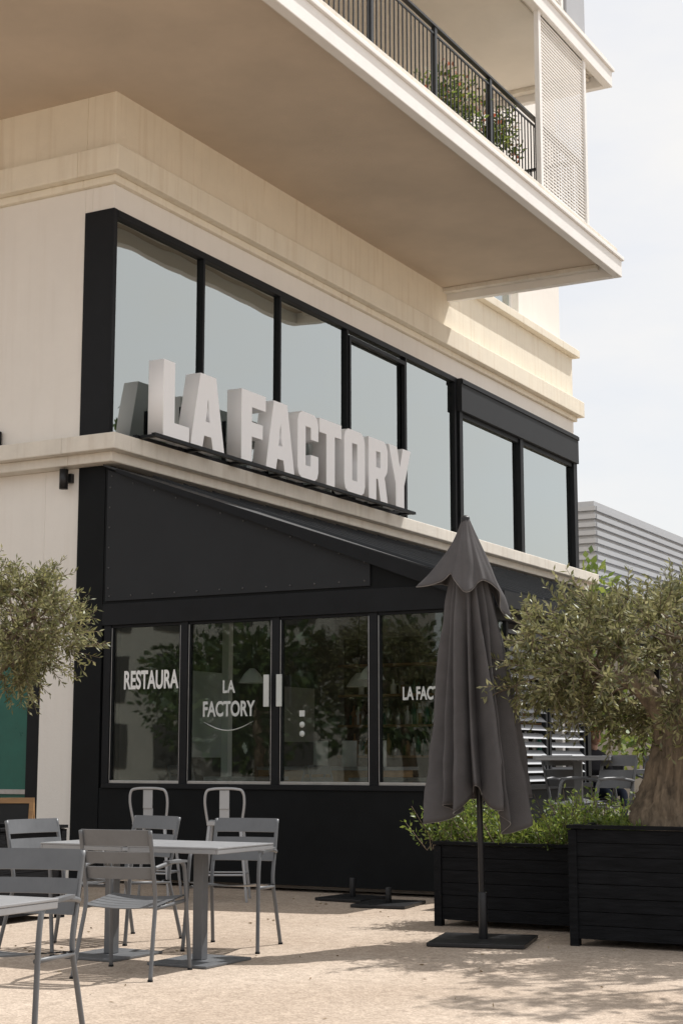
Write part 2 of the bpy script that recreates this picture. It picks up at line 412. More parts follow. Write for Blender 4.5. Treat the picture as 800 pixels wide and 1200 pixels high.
for a, b in zip(posts[:-1], posts[1:]): gz.box(X0 + .018, X0 + .03, b + .071, a - .071, 1.06, 2.67, M_glass)
gz.box(X0 + .1, 14.3, YC + .03, YC + .045, 1.03, 2.62, M_glass)
gz.build('glazing', ver)
def zr(y): return 4.44 - (Y0 - y) * .363
w = MB()
w.prism([(YC - .02, 2.93), (10.44, 2.93), (10.44, zr(10.44)), (YC - .02, zr(YC - .02) + .03)], 'x', X0 - .03, X0 + .04, M_base)
w.prism([(7.18, 2.96), (10.40, 2.96), (10.40, zr(10.40) - .03), (7.18, zr(7.18) - .03)], 'x', X0 - .05, X0 - .031, M_panel)
n = 12
for i in range(n):
    y = 7.24 + (10.34 - 7.24) * i / (n - 1)
    for z in (3.01, zr(y) - .08):
        w.tube([(X0 - .056, y, z), (X0 - .05, y, z)], .010, M_bolt, 8)
for i in range(6):
    z = 3.1 + i * .22
    w.tube([(X0 - .056, 10.36, z), (X0 - .05, 10.36, z)], .010, M_bolt, 8)
w.build('gable_panel', ver)
w = MB()
ye = YC - .22
w.prism([(ye, zr(ye)), (10.43, zr(10.43)), (10.43, zr(10.43) + .02), (ye, zr(ye) + .07)], 'x', X0 - .10, XE - .1, M_roof)
w.prism([(ye, zr(ye) - .10), (10.23, zr(10.23) - .02), (10.23, zr(10.23) + .018), (ye, zr(ye) + .085)], 'x', X0 - .135, X0 - .101, M_black)
x = X0 + .5
while x < XE - .2:
    w.prism([(ye, zr(ye) + .07), (10.2, zr(10.2) + .028), (10.2, zr(10.2) + .058), (ye, zr(ye) + .11)], 'x', x, x + .025, M_roof); x += .6
w.box(X0 - .1, XE - .1, ye - .09, ye - .002, zr(ye) - .08, zr(ye) + .07, M_black)
w.build('roof', ver)
w = MB()
for a, b in ((14.35, 15.4), (15.45, 16.5)):
    w.box(a, a + .05, YC + .01, YC + .06, 1.03, 2.62, M_panel); w.box(b - .05, b, YC + .01, YC + .06, 1.03, 2.62, M_panel)
    z = 1.06
    while z < 2.58:
        w.add([(a + .05, YC + .0, z), (b - .05, YC + .0, z), (b - .05, YC + .06, z + .055), (a + .05, YC + .06, z + .055)], [(0, 1, 2, 3)], M_clad); z += .085
w.build('louvre_shutters', ver)
w = MB()
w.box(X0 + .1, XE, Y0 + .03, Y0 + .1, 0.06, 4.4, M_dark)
w.box(X0 + .1, XE, YC + .1, Y0 + .02, 0.02, 0.10, M_floor)
w.box(16.6, 17.4, 8.6, 10.3, .1, 1.15, M_oak)
w.box(16.55, 17.45, 8.55, 10.3, 1.15, 1.19, M_tabletop)
for z in (1.3, 1.7, 2.1, 2.5): w.box(18.6, 18.9, 7.4, 10.3, z, z + .03, M_oak)
for i in range(120):
    y = rng.uniform(7.5, 10.2); z = random.choice((1.33, 1.73, 2.13)); h = rng.uniform(.15, .3)
    w.tube([(18.75, y, z), (18.75, y, z + h * .65), (18.75, y, z + h * .75), (18.75, y, z + h)], [.04, .04, .015, .015], random.choice((M_teal, M_oak, M_txt, M_white, M_steel)), 8)
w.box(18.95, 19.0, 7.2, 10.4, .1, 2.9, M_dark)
for x, y in ((15.6, 10.1), (16.2, 7.0), (18.0, 6.9)): w.box(x, x + .09, y, y + .09, .1, 3.0, M_white)
for y in (8.8, 9.2, 9.6):
    w.tube([(16.9, y, 1.19), (16.9, y, 1.5)], .09, M_white, 12)
w.box(15.2, 16.0, Y0 - .01, Y0 + .025, 1.3, 2.3, M_txt2)
w.box(17.2, 18.2, Y0 - .01, Y0 + .025, 1.5, 2.2, M_farwall)
for (x, y) in ((15.0, 9.4), (15.0, 7.9), (16.4, 8.8), (16.4, 7.3), (15.2, 6.9)):
    w.tube([(x, y, 2.25), (x, y, 3.0)], .006, M_black, 6)
    w.tube([(x, y, 2.28), (x, y, 2.22), (x, y, 2.12)], [.03, .09, .15], M_white, 14, cap=False)
w.build('bar_interior', ver)
w = MB()
for y in (8.20, 8.35):
    w.box(X0 - .075, X0 - .055, y - .03, y + .03, 1.80, 2.12, M_txt2)
    w.box(X0 - .055, X0 - .02, y - .01, y + .01, 1.86, 1.88, M_steel); w.box(X0 - .055, X0 - .02, y - .01, y + .01, 2.04, 2.06, M_steel)
w.build('door_handles', ver, .003)
w = MB()
def disc(y, z, r, m): w.tube([(X0 + .014, y, z), (X0 + .0165, y, z)], r, m, 20)
disc(7.98, 1.62, .03, M_txt2); disc(7.98, 1.53, .03, M_txt2)
w.box(X0 + .012, X0 + .016, 7.95, 8.01, 1.70, 1.76, M_txt2)
w.build('window_stickers', ver)

def text_mesh(body, w_, h_, name, m, extrude=0.0, off=.03):
    cu = bpy.data.curves.new(name, 'FONT'); cu.body = body; cu.extrude = extrude; cu.offset = off
    o = bpy.data.objects.new(name + '_c', cu); scn.collection.objects.link(o)
    bpy.context.view_layer.update()
    dg = bpy.context.evaluated_depsgraph_get()
    me = bpy.data.meshes.new_from_object(o.evaluated_get(dg)); bpy.data.objects.remove(o)
    co = np.array([v.co[:] for v in me.vertices]); mn = co.min(0); mx = co.max(0)
    for v in me.vertices:
        v.co.x = (v.co.x - mn[0]) / (mx[0] - mn[0]) * w_; v.co.y = (v.co.y - mn[1]) / (mx[1] - mn[1]) * h_
    me.materials.clear(); me.materials.append(m); me.name = name
    return me
def glass_text(body, y, z, w_, h_, name, m, off=.03):
    me = text_mesh(body, w_, h_, name, m, off=off)
    o = bpy.data.objects.new(name, me); scn.collection.objects.link(o); o.parent = ver
    o.matrix_world = Matrix(((0, 0, -1, X0 + .012), (-1, 0, 0, y), (0, 1, 0, z), (0, 0, 0, 1)))
glass_text('RESTAURA', 10.17, 2.01, .70, .20, 'window_lettering_restaurant', M_txt)
glass_text('LA', 8.92, 1.95, .15, .13, 'window_lettering_la', M_txt2)
glass_text('FACTORY', 9.16, 1.71, .63, .16, 'window_lettering_factory', M_txt2)
glass_text('LA FACTORY', 6.86, 1.84, .60, .13, 'window_lettering_corner', M_txt2)
a = MB(); pts = []
for i in range(17):
    t = i / 16; pts.append((X0 + .011, 9.15 - .6 * t, 1.66 - .09 * math.sin(math.pi * t)))
a.tube(pts, [.003 + .017 * math.sin(math.pi * i / 16) for i in range(17)], M_txt2, 6, sq=0.3)
a.build('window_lettering_swoosh', ver)

# ------------------------------------------------------------ sign
sign = empty('restaurant_sign')
LT = {
 'L': [[(0,0),(1,0),(1,.2),(.42,.2),(.42,1),(0,1)]],
 'A': [[(0,0),(.27,1),(.73,1),(1,0),(.66,0),(.61,.17),(.39,.17),(.34,0)], [(.43,.36),(.57,.36),(.5,.72)]],
 'F': [[(0,0),(.42,0),(.42,.37),(.88,.37),(.88,.57),(.42,.57),(.42,.79),(1,.79),(1,1),(0,1)]],
 'C': [[(.2,0),(.8,0),(.94,.05),(1,.15),(1,.38),(.64,.38),(.64,.2),(.37,.2),(.37,.8),(.64,.8),(.64,.62),(1,.62),(1,.85),(.94,.95),(.8,1),(.2,1),(.06,.95),(0,.85),(0,.15),(.06,.05)]],
 'T': [[(.31,0),(.69,0),(.69,.79),(1,.79),(1,1),(0,1),(0,.79),(.31,.79)]],
 'O': [[(.2,0),(.8,0),(.94,.05),(1,.15),(1,.85),(.94,.95),(.8,1),(.2,1),(.06,.95),(0,.85),(0,.15),(.06,.05)], [(.37,.2),(.63,.2),(.63,.8),(.37,.8)]],
 'R': [[(0,0),(.38,0),(.38,.36),(.48,.36),(.62,0),(1,0),(.83,.41),(.96,.5),(1,.6),(1,.86),(.94,.95),(.82,1),(0,1)], [(.38,.54),(.62,.54),(.62,.81),(.38,.81)]],
 'Y': [[(.31,0),(.69,0),(.69,.38),(1,1),(.64,1),(.5,.66),(.36,1),(0,1),(.31,.38)]],
}
pos = [('L',13.96,14.46),('A',14.50,15.19),('F',15.56,16.10),('A',16.12,16.80),('C',16.88,17.40),('T',17.44,18.02),('O',18.10,18.68),('R',18.80,19.36),('Y',19.40,20.08)]
ZB, ZT = 4.80, 5.66
for i, (ch, a, b) in enumerate(pos):
    cu = bpy.data.curves.new('letter', 'CURVE'); cu.dimensions = '2D'; cu.fill_mode = 'BOTH'; cu.extrude = .10; cu.bevel_depth = .004
    for loop in LT[ch]:
        sp = cu.splines.new('POLY'); sp.points.add(len(loop) - 1)
        for k, (x, y) in enumerate(loop): sp.points[k].co = (a + x * (b - a), ZB + y * (ZT - ZB), 0, 1)
        sp.use_cyclic_u = True
    o = bpy.data.objects.new('tmp', cu); scn.collection.objects.link(o); bpy.context.view_layer.update()
    me = bpy.data.meshes.new_from_object(o.evaluated_get(bpy.context.evaluated_depsgraph_get())); bpy.data.objects.remove(o)
    me.materials.clear(); me.materials.append(M_letter)
    o = bpy.data.objects.new('letter_' + ch.lower(), me); scn.collection.objects.link(o); o.parent = sign
    o.matrix_world = Matrix(((1, 0, 0, 0), (0, 0, -1, 10.03 + .002 * (i % 2)), (0, 1, 0, 0), (0, 0, 0, 1)))
w = MB()
w.box(13.75, 20.15, 9.88, 9.93, 4.752, 4.79, M_black); w.box(13.75, 20.15, 10.13, 10.18, 4.755, 4.79, M_black)
x = 13.8
while x < 20.2:
    w.box(x, x + .05, 9.93, 10.4, 4.756, 4.788, M_black)
    if x > 14: w.box(x + .01, x + .04, 10.2, 10.24, 4.79, 5.3, M_black)
    x += .9
w.build('sign_support_rail', sign)

# ------------------------------------------------------------ chairs
def smooth_path(pts, k=6):
    pts = [Vector(p) for p in pts]; out = []
    for i in range(len(pts) - 1):
        p0 = pts[max(i - 1, 0)]; p1 = pts[i]; p2 = pts[i + 1]; p3 = pts[min(i + 2, len(pts) - 1)]
        for j in range(k):
            t = j / k
            out.append(.5 * ((2 * p1) + (p2 - p0) * t + (2 * p0 - 5 * p1 + 4 * p2 - p3) * t * t + (3 * p1 - p0 - 3 * p2 + p3) * t ** 3))
    out.append(pts[-1]); return out
def chair_mesh():
    c = MB()
    for s in (-1, 1):
        c.tube(smooth_path([(s * .265, .27, 0), (s * .255, .235, .30), (s * .25, .21, .55), (s * .25, .17, .645), (s * .252, .05, .665), (s * .25, -.12, .655), (s * .235, -.225, .64)]), .0135, M_chair, 8)
        c.tube(smooth_path([(s * .25, -.30, 0), (s * .235, -.235, .25), (s * .225, -.19, .44), (s * .225, -.225, .62), (s * .225, -.285, .86)]), .0135, M_chair, 8)
        c.tube([(s * .243, .225, .42), (s * .232, 0, .41), (s * .228, -.19, .405)], .012, M_chair, 8)
        c.add([(s*.235-.0, .18, .668), (s*.275, .18, .668), (s*.275, -.10, .678), (s*.235, -.10, .678), (s*.235, .18, .653), (s*.275, .18, .653), (s*.275, -.10, .663), (s*.235, -.10, .663)],
              [(0, 1, 2, 3), (7, 6, 5, 4), (0, 4, 5, 1), (1, 5, 6, 2), (2, 6, 7, 3), (3, 7, 4, 0)], M_chair)
        c.tube([(s * .265, .27, 0), (s * .265, .27, .012)], .017, M_black, 8); c.tube([(s * .25, -.3, 0), (s * .25, -.3, .012)], .017, M_black, 8)
    def slat(y0, z0, y1, z1, dip, back, half):
        n = 10; vs = []
        for i in range(n + 1):
            t = -1 + 2 * i / n; q = (1 - t * t)
            dy, dz = (-dip * q, 0) if back else (0, -dip * q)
            vs += [(half * t, y0 + dy, z0 + dz), (half * t, y1 + dy, z1 + dz)]
        nrm = Vector((0, z1 - z0, -(y1 - y0))).normalized() * .006
        m_ = len(vs); vs2 = vs + [(x, y + nrm.y, z + nrm.z) for x, y, z in vs]
        fs = []
        for i in range(n):
            a = 2 * i
            fs += [(a, a + 2, a + 3, a + 1), (m_ + a, m_ + a + 1, m_ + a + 3, m_ + a + 2), (a, a + m_, a + 2 + m_, a + 2), (a + 1, a + 3, a + 3 + m_, a + 1 + m_)]
        c.add(vs2, fs, M_chair, False)
    for i in range(6):
        y0 = -.185 + i * .073
        slat(y0, .42 + .006 * i, y0 + .058, .42 + .006 * (i + 1), .018, False, .24)
    for (za, zb) in ((.575, .645), (.665, .735), (.77, .865)):
        f = lambda z: -.205 - (z - .60) * .29
        slat(f(za), za, f(zb), zb, .03, True, .226)
    return c
base_chair = chair_mesh().build('metal_chair', None, 0, (8.02, 5.86, 0), R(-78))
def chair(x, y, deg, z=0): return instance(base_chair, 'metal_chair', (x, y, z), R(deg))
chair(9.42, 6.04, 104); chair(9.48, 6.98, 80); chair(8.78, 7.06, 170); chair(5.66, 4.82, 104)

def table_mesh(sx=.34, sy=.34, h=.74):
    t = MB()
    t.box(-sx, sx, -sy, sy, h - .012, h, M_tabletop)
    for a in (-1, 1):
        t.box(-sx + .002, sx - .002, a * (sy - .008) - .006, a * (sy - .008) + .006, h - .04, h - .0125, M_tabletop)
        t.box(a * (sx - .008) - .006, a * (sx - .008) + .006, -sy + .016, sy - .016, h - .04, h - .0125, M_tabletop)
    t.box(-.035, .035, -.035, .035, .02, h - .013, M_chair)
    t.box(-.2, .2, -.03, .03, h - .05, h - .014, M_chair)
    t.box(-.27, .27, -.22, .22, 0.002, .018, M_chair)
    return t
tb = table_mesh().build('cafe_table', None, .003, (8.66, 5.80, 0), R(1))
instance(tb, 'cafe_table', (8.66, 6.50, 0), R(-1))
instance(tb, 'cafe_table', (4.70, 4.38, 0), R(2))
instance(tb, 'cafe_table', (4.72, 5.08, 0), R(2))

def stool_mesh():
    s = MB()
    for a in (-1, 1):
        for b in (-1, 1):
            s.tube([(a * .21, b * .21, 0), (a * .14, b * .14, .70)], [.013, .018], M_clad, 8)
        s.tube([(a * .185, -.185, .24), (a * .185, .185, .24)], .01, M_clad, 6)
        s.tube([(-.185, a * .185, .24), (.185, a * .185, .24)], .01, M_clad, 6)
    s.box(-.165, .165, -.165, .165, .68, .72, M_clad)
    s.tube(smooth_path([(-.155, -.15, .70), (-.18, -.19, .88), (-.165, -.21, .985), (-.11, -.22, 1.01), (0, -.225, 1.015), (.11, -.22, 1.01), (.165, -.21, .985), (.18, -.19, .88), (.155, -.15, .70)], 5), .013, M_clad, 8)
    s.box(-.045, .045, -.222, -.212, .83, 1.0, M_clad)
    s.prism([(-.045, .72), (.045, .72), (.045, .83), (-.045, .83)], 'y', -.211, -.19, M_clad)
    return s
st = stool_mesh().build('bar_stool', None, .003, (12.50, 8.10, 0), R(-62))
instance(st, 'bar_stool', (12.35, 8.80, 0), R(-72))

# ------------------------------------------------------------ parasol
par = empty('closed_parasol', (10.53, 4.66, 0))
p = MB()
p.tube([(0, 0, .02), (-.01, .02, 1.5), (-.045, .075, 3.02)], .022, M_pole, 12)
p.tube([(0, 0, .02), (0, 0, .35)], .032, M_pole, 12)
p.box(-.34, .34, -.34, .34, .004, .03, M_pole, Matrix.Rotation(R(14), 4, 'Z'))
p.tube([(-.046, .077, 2.98), (-.047, .079, 3.035), (-.047, .079, 3.05)], [.035, .035, .015], M_pole, 10)
p.build('pole_and_base', par, .004)
def prof(z, tbl):
    for (za, ra), (zb, rb) in zip(tbl[:-1], tbl[1:]):
        if za >= z >= zb:
            t = (za - z) / (za - zb); return ra + (rb - ra) * t
    return tbl[-1][1]
def angd(a, b): return (a - b + math.pi) % (2 * math.pi) - math.pi
def gau(th, c, s): return math.exp(-(angd(th, R(c)) / R(s)) ** 2)
def canopy(ztop, hemf, tbl, ridges, name, floor_, flare=None, rows=60, nth=300, seed=1):
    r_ = random.Random(seed); ph = [r_.uniform(0, 6.28) for _ in range(8)]
    rd = [(R(a), st_, wd, r_.uniform(-.12, .12), r_.uniform(0, 6.28)) for a, st_, wd in ridges]
    vs = []; fs = []
    for j in range(rows + 1):
        for i in range(nth):
            th = 2 * math.pi * i / nth
            zb = hemf(th); z = ztop - (ztop - zb) * j / rows
            Rr = prof(z, tbl); tot = 0
            for a, st_, wd, dr, p0 in rd:
                d = abs(angd(th, a + dr * (2.4 - z) + .07 * math.sin(z * 2.6 + p0)))
                wz = wd * (1 + .25 * math.sin(z * 1.8 + p0 * 2))
                val = st_ * math.exp(-((d * d + .0022) ** .5 - .047) / wz)
                tot += val ** 5
            best = min(1.12, tot ** .2)
            open_ = min(1, max(.25, (ztop - z) / 1.0))
            k = 1 - (1 - floor_) * open_ * (1 - best)
            k *= 1 + .03 * math.sin(th * 5 + ph[3] - z * 2.5) + .012 * math.sin(th * 19 + z * 7 + ph[4]) + .014 * math.sin(z * 13 + th * 4 + 2 * math.sin(z * 5))
            rr = Rr * k
            if flare: rr *= flare(th, z)
            lean = (z / 3.02) ** 1.3
            vs.append((rr * math.cos(th) - .045 * lean, rr * math.sin(th) + .075 * lean, z))
    for j in range(rows):
        for i in range(nth):
            a = j * nth + i; b = j * nth + (i + 1) % nth
            fs.append((a, b, b + nth, a + nth))
    m = MB(); m.add(vs, fs, M_fabric, True)
    hem = [vs[rows * nth + i] for i in range(nth)] + [vs[rows * nth]]
    m.tube(hem, .004, M_piping, 5, cap=False)
    ob = m.build(name, par); so = ob.modifiers.new('solid', 'SOLIDIFY'); so.thickness = .004
    return ob
# th 119 deg = left as seen from the square, -61 = right, 209 = front
body_tbl = [(3.02, .02), (2.9, .055), (2.7, .11), (2.4, .175), (2.1, .225), (1.7, .28), (1.3, .335), (1.0, .375), (.6, .41)]
rb = [(20, .9, .22), (52, .85, .2), (88, .9, .2), (122, 1.05, .17), (146, .78, .12), (172, 1.0, .14), (198, .72, .11), (224, 1.02, .14), (248, .78, .12), (271, .98, .14), (299, 1.05, .17), (336, .9, .22)]
canopy(3.0, lambda th: 1.0 - .17 * gau(th, 125, 22) - .24 * gau(th, 262, 24) - .10 * gau(th, 172, 10) + .10 * gau(th, 200, 14) - .05 * gau(th, 224, 8) + .02 * gau(th, 300, 20),
       body_tbl, rb, 'canopy_fabric', .25, seed=3)
fl_tbl = [(3.03, .022), (2.9, .075), (2.75, .14), (2.6, .20), (2.45, .26), (2.2, .33)]
rf = [(35, .95, .3), (80, .9, .3), (122, 1.08, .28), (165, .85, .2), (200, .98, .22), (232, .86, .2), (262, .95, .22), (298, 1.05, .24), (345, .9, .28)]
canopy(3.02, lambda th: 2.56 - .04 * gau(th, 125, 22) - .27 * gau(th, -62, 30) - .10 * gau(th, 200, 20) + .05 * gau(th, 160, 14) - .06 * gau(th, 35, 30), fl_tbl, rf, 'top_flap_fabric', .62,
       flare=lambda th, z: .98 + .62 * gau(th, 122, 24) * min(1, max(0, (2.95 - z) / .42)) ** 1.5, rows=30, seed=8)

# ------------------------------------------------------------ planters
def planter(name, x0, x1, y0, y1, h, nb):
    e = empty(name); b = MB()
    z = .05; bh = (h - .05) / nb
    for i in range(nb):
        j = rng.uniform(-.002, .002)
        b.box(x0 + j, x1 + j, y0 + j, y0 + .03 + j, z + i * bh, z + (i + 1) * bh - .004, M_wood)
        b.box(x0 + j, x1 + j, y1 - .03 + j, y1 + j, z + i * bh, z + (i + 1) * bh - .004, M_wood)
        b.box(x0 + j * .5, x0 + .03 + j * .5, y0 + .035, y1 - .035, z + i * bh, z + (i + 1) * bh - .004, M_wood)
        b.box(x1 - .03 + j, x1 + j, y0 + .035, y1 - .035, z + i * bh, z + (i + 1) * bh - .004, M_wood)
    for xx in (x0 - .012, x1 - .05):
        for yy in (y0 - .012, y1 - .05): b.box(xx, xx + .062, yy, yy + .062, 0, h - .01, M_wood)
    b.box(x0 - .02, x1 + .02, y0 - .02, y0 + .06, h, h + .025, M_wood); b.box(x0 - .02, x1 + .02, y1 - .06, y1 + .02, h, h + .025, M_wood)
    b.box(x0 - .02, x0 + .06, y0 + .06, y1 - .06, h, h + .025, M_wood); b.box(x1 - .06, x1 + .02, y0 + .06, y1 - .06, h, h + .025, M_wood)
    b.box(x0 + .035, x1 - .035, y0 + .035, y1 - .035, .06, h - .05, M_soil)
    b.build('timber_box', e, .0015); return e
planter('timber_planter', 10.67, 11.75, 2.75, 4.05, .80, 8)
planter('timber_planter', 11.42, 12.1, 4.12, 5.45, .62, 6)
planter('timber_planter', 9.75, 10.55, 8.42, 9.7, .72, 6)

def olive(name, base, trunk_h, r0, cc, rad, ncl, seed, lpt=16, twigs=9, lean=(0, 0), ls=.05, m=None):
    e = empty(name); rr = np.random.default_rng(seed); random.seed(seed)
    t = MB(); top = Vector((base[0] + lean[0], base[1] + lean[1], base[2] + trunk_h))
    nr, ns = 40, 56; vs = []
    for j in range(nr + 1):
        q = j / nr; c = Vector(base).lerp(top, q) + Vector((.04 * math.sin(q * 5 + seed), .04 * math.cos(q * 4), 0))
        rad_t = r0 * (1.12 - .45 * q + .35 * max(0, .25 - q) * 4 * .5 + .25 * max(0, q - .75))
        for i in range(ns):
            th = 2 * math.pi * i / ns
            tw = th + q * 1.3
            k = 1 + .20 * math.sin(3 * tw + 1) + .12 * math.sin(5 * tw - q * 3 + seed) - .16 * abs(math.sin(8 * tw + 1.5 * math.sin(q * 7))) + .09 * math.sin(q * 19 + 2 * th) * math.cos(3 * th) + rr.uniform(-.04, .04)
            vs.append((c.x + rad_t * k * math.cos(th), c.y + rad_t * k * math.sin(th), c.z))
    fs = [(j * ns + i, j * ns + (i + 1) % ns, (j + 1) * ns + (i + 1) % ns, (j + 1) * ns + i) for j in range(nr) for i in range(ns)] + [tuple(range(nr * ns, nr * ns + ns))]
    t.add(vs, fs, M_bark, True)
    mains = []
    for k in range(7):
        an = 2 * math.pi * k / 7 + rr.uniform(-.4, .4)
        tip = Vector(cc) + Vector((math.cos(an) * rad[0] * .5, math.sin(an) * rad[1] * .5, rr.uniform(-.3, .35) * rad[2]))
        st_ = top + Vector((math.cos(an) * r0 * .35, math.sin(an) * r0 * .35, -trunk_h * .12)); mid = st_.lerp(tip, .5) + Vector(rr.normal(0, .06, 3)) + Vector((0, 0, -.02))
        path = smooth_path([st_, mid, tip], 5)
        t.tube(path, [r0 * .48 * (1 - .75 * i / (len(path) - 1)) for i in range(len(path))], M_bark, 8, rn=.12)
        mains.append(path)
    P = []; D = []
    for c in range(ncl):
        d = rr.normal(0, 1, 3); d /= np.linalg.norm(d)
        q = rr.uniform(.3, 1.0) ** .6 * (1.14 if rr.uniform() > .8 else 1)
        cl = Vector((cc[0] + d[0] * rad[0] * q, cc[1] + d[1] * rad[1] * q, cc[2] + d[2] * rad[2] * q))
        mp_ = min((pt for pa in mains for pt in pa[3:]), key=lambda pt: (pt - cl).length)
        path = smooth_path([mp_, mp_.lerp(cl, .5) + Vector(rr.normal(0, .04, 3)), cl], 3)
        t.tube(path, [.012 - .009 * i / (len(path) - 1) for i in range(len(path))], M_bark, 5)
        out = Vector(d) + Vector((0, 0, .15))
        for k in range(twigs):
            td = np.array(out) * .7 + rr.normal(0, .65, 3); td /= np.linalg.norm(td)
            ln = rr.uniform(.12, .36)
            e0 = cl; e1 = cl + Vector(td) * ln + Vector((0, 0, -.25 * ln * ln))
            t.tube([e0, e1], [.0035, .0015], M_bark, 4, cap=False)
            for i in range(lpt):
                s_ = (i + .5) / lpt; pt = np.array(e0.lerp(e1, s_)); side = np.cross(td, rr.normal(0, 1, 3)); side /= np.linalg.norm(side)
                P.append(pt); D.append(td * .75 + side * .85)
    t.build('trunk_and_limbs', e)
    leaves('foliage', P, D, ls, ls * .30, m or M_olive, e)
    return e
olive('olive_tree', (11.15, 3.42, .74), .98, .22, (11.2, 3.54, 2.02), (.95, 1.10, .50), 180, 5, lpt=17, twigs=9, lean=(.05, .03), ls=.06)
olive('olive_tree', (10.2, 9.32, .66), 1.15, .085, (10.2, 9.0, 2.40), (.62, .92, .46), 120, 11, lpt=16, twigs=8, ls=.056)
# unseen tree added off frame on the right so its crown dapples the ground
olive('offframe_shade_tree', (12.6, 0.7, 0), 3.6, .16, (12.2, 1.1, 5.2), (1.5, 1.5, 1.0), 90, 17, lpt=7, twigs=6, ls=.15, m=M_tree)

def shrub(name, x0, x1, y0, y1, z0, hh, n, seed, m=M_shrub, ls=.05):
    e = empty(name); rr = np.random.default_rng(seed); P = []; D = []; s = MB()
    for c in range(n):
        b = np.array([rr.uniform(x0, x1), rr.uniform(y0, y1), z0]); d = rr.normal(0, .35, 3); d[2] = 1; d /= np.linalg.norm(d)
        h = hh * rr.uniform(.5, 1.15) * (1 + .3 * math.sin(b[1] * 6 + 1) + (.35 if rr.uniform() > .93 else 0))
        tip = b + d * h
        s.tube([tuple(b), tuple(tip)], [.004, .002], M_bark, 4, cap=False)
        for i in range(30):
            q = rr.uniform(.2, 1); sd = rr.normal(0, 1, 3); sd /= np.linalg.norm(sd)
            P.append(b + d * h * q + sd * .02); D.append(sd * .8 + d * .5)
    s.build('stems', e); leaves('foliage', P, D, ls, ls * .42, m, e); return e
shrub('planter_shrub', 11.45, 12.08, 4.1, 5.6, .57, .34, 290, 3, ls=.042)
shrub('planter_shrub', 10.75, 11.7, 3.6, 4.05, .74, .14, 40, 4, ls=.04)

# ------------------------------------------------------------ terrace beyond
d = MB()
y = 1.5
while y < 5.9: d.box(12.75, 30, y, y + .135, .41, .45, M_deck); y += .14
d.box(12.76, 29.9, 1.5, 5.9, 0.0, .40, M_base)
d.box(16.6, 29.9, 6.15, 10.3, .1, .34, M_deck)
d.build('terrace_deck')
chair(13.45, 4.85, 60, .45); chair(14.4, 5.35, -120, .45); chair(13.6, 4.15, 100, .45); chair(15.1, 4.5, -60, .45); chair(16.4, 5.2, -60, .45)
hb = table_mesh(.35, .35, .86).build('bar_table', None, .003, (13.95, 5.2, .45), R(10))
instance(tb, 'cafe_table', (14.3, 4.35, .45), R(5)); instance(tb, 'cafe_table', (18.6, 6.9, .34), R(5))
chair(19.9, 7.15, 80, .34)
for (x, y) in ((14.9, 9.4), (14.9, 7.6)):
    instance(tb, 'cafe_table', (x, y, .35), R(0)); chair(x, y + .6, 180, .35); chair(x, y - .6, 0, .35)
f_ = MB(); f_.box(14.0, 16.1, 6.5, 10.35, .101, .349, M_floor); f_.build('raised_dining_floor', ver)

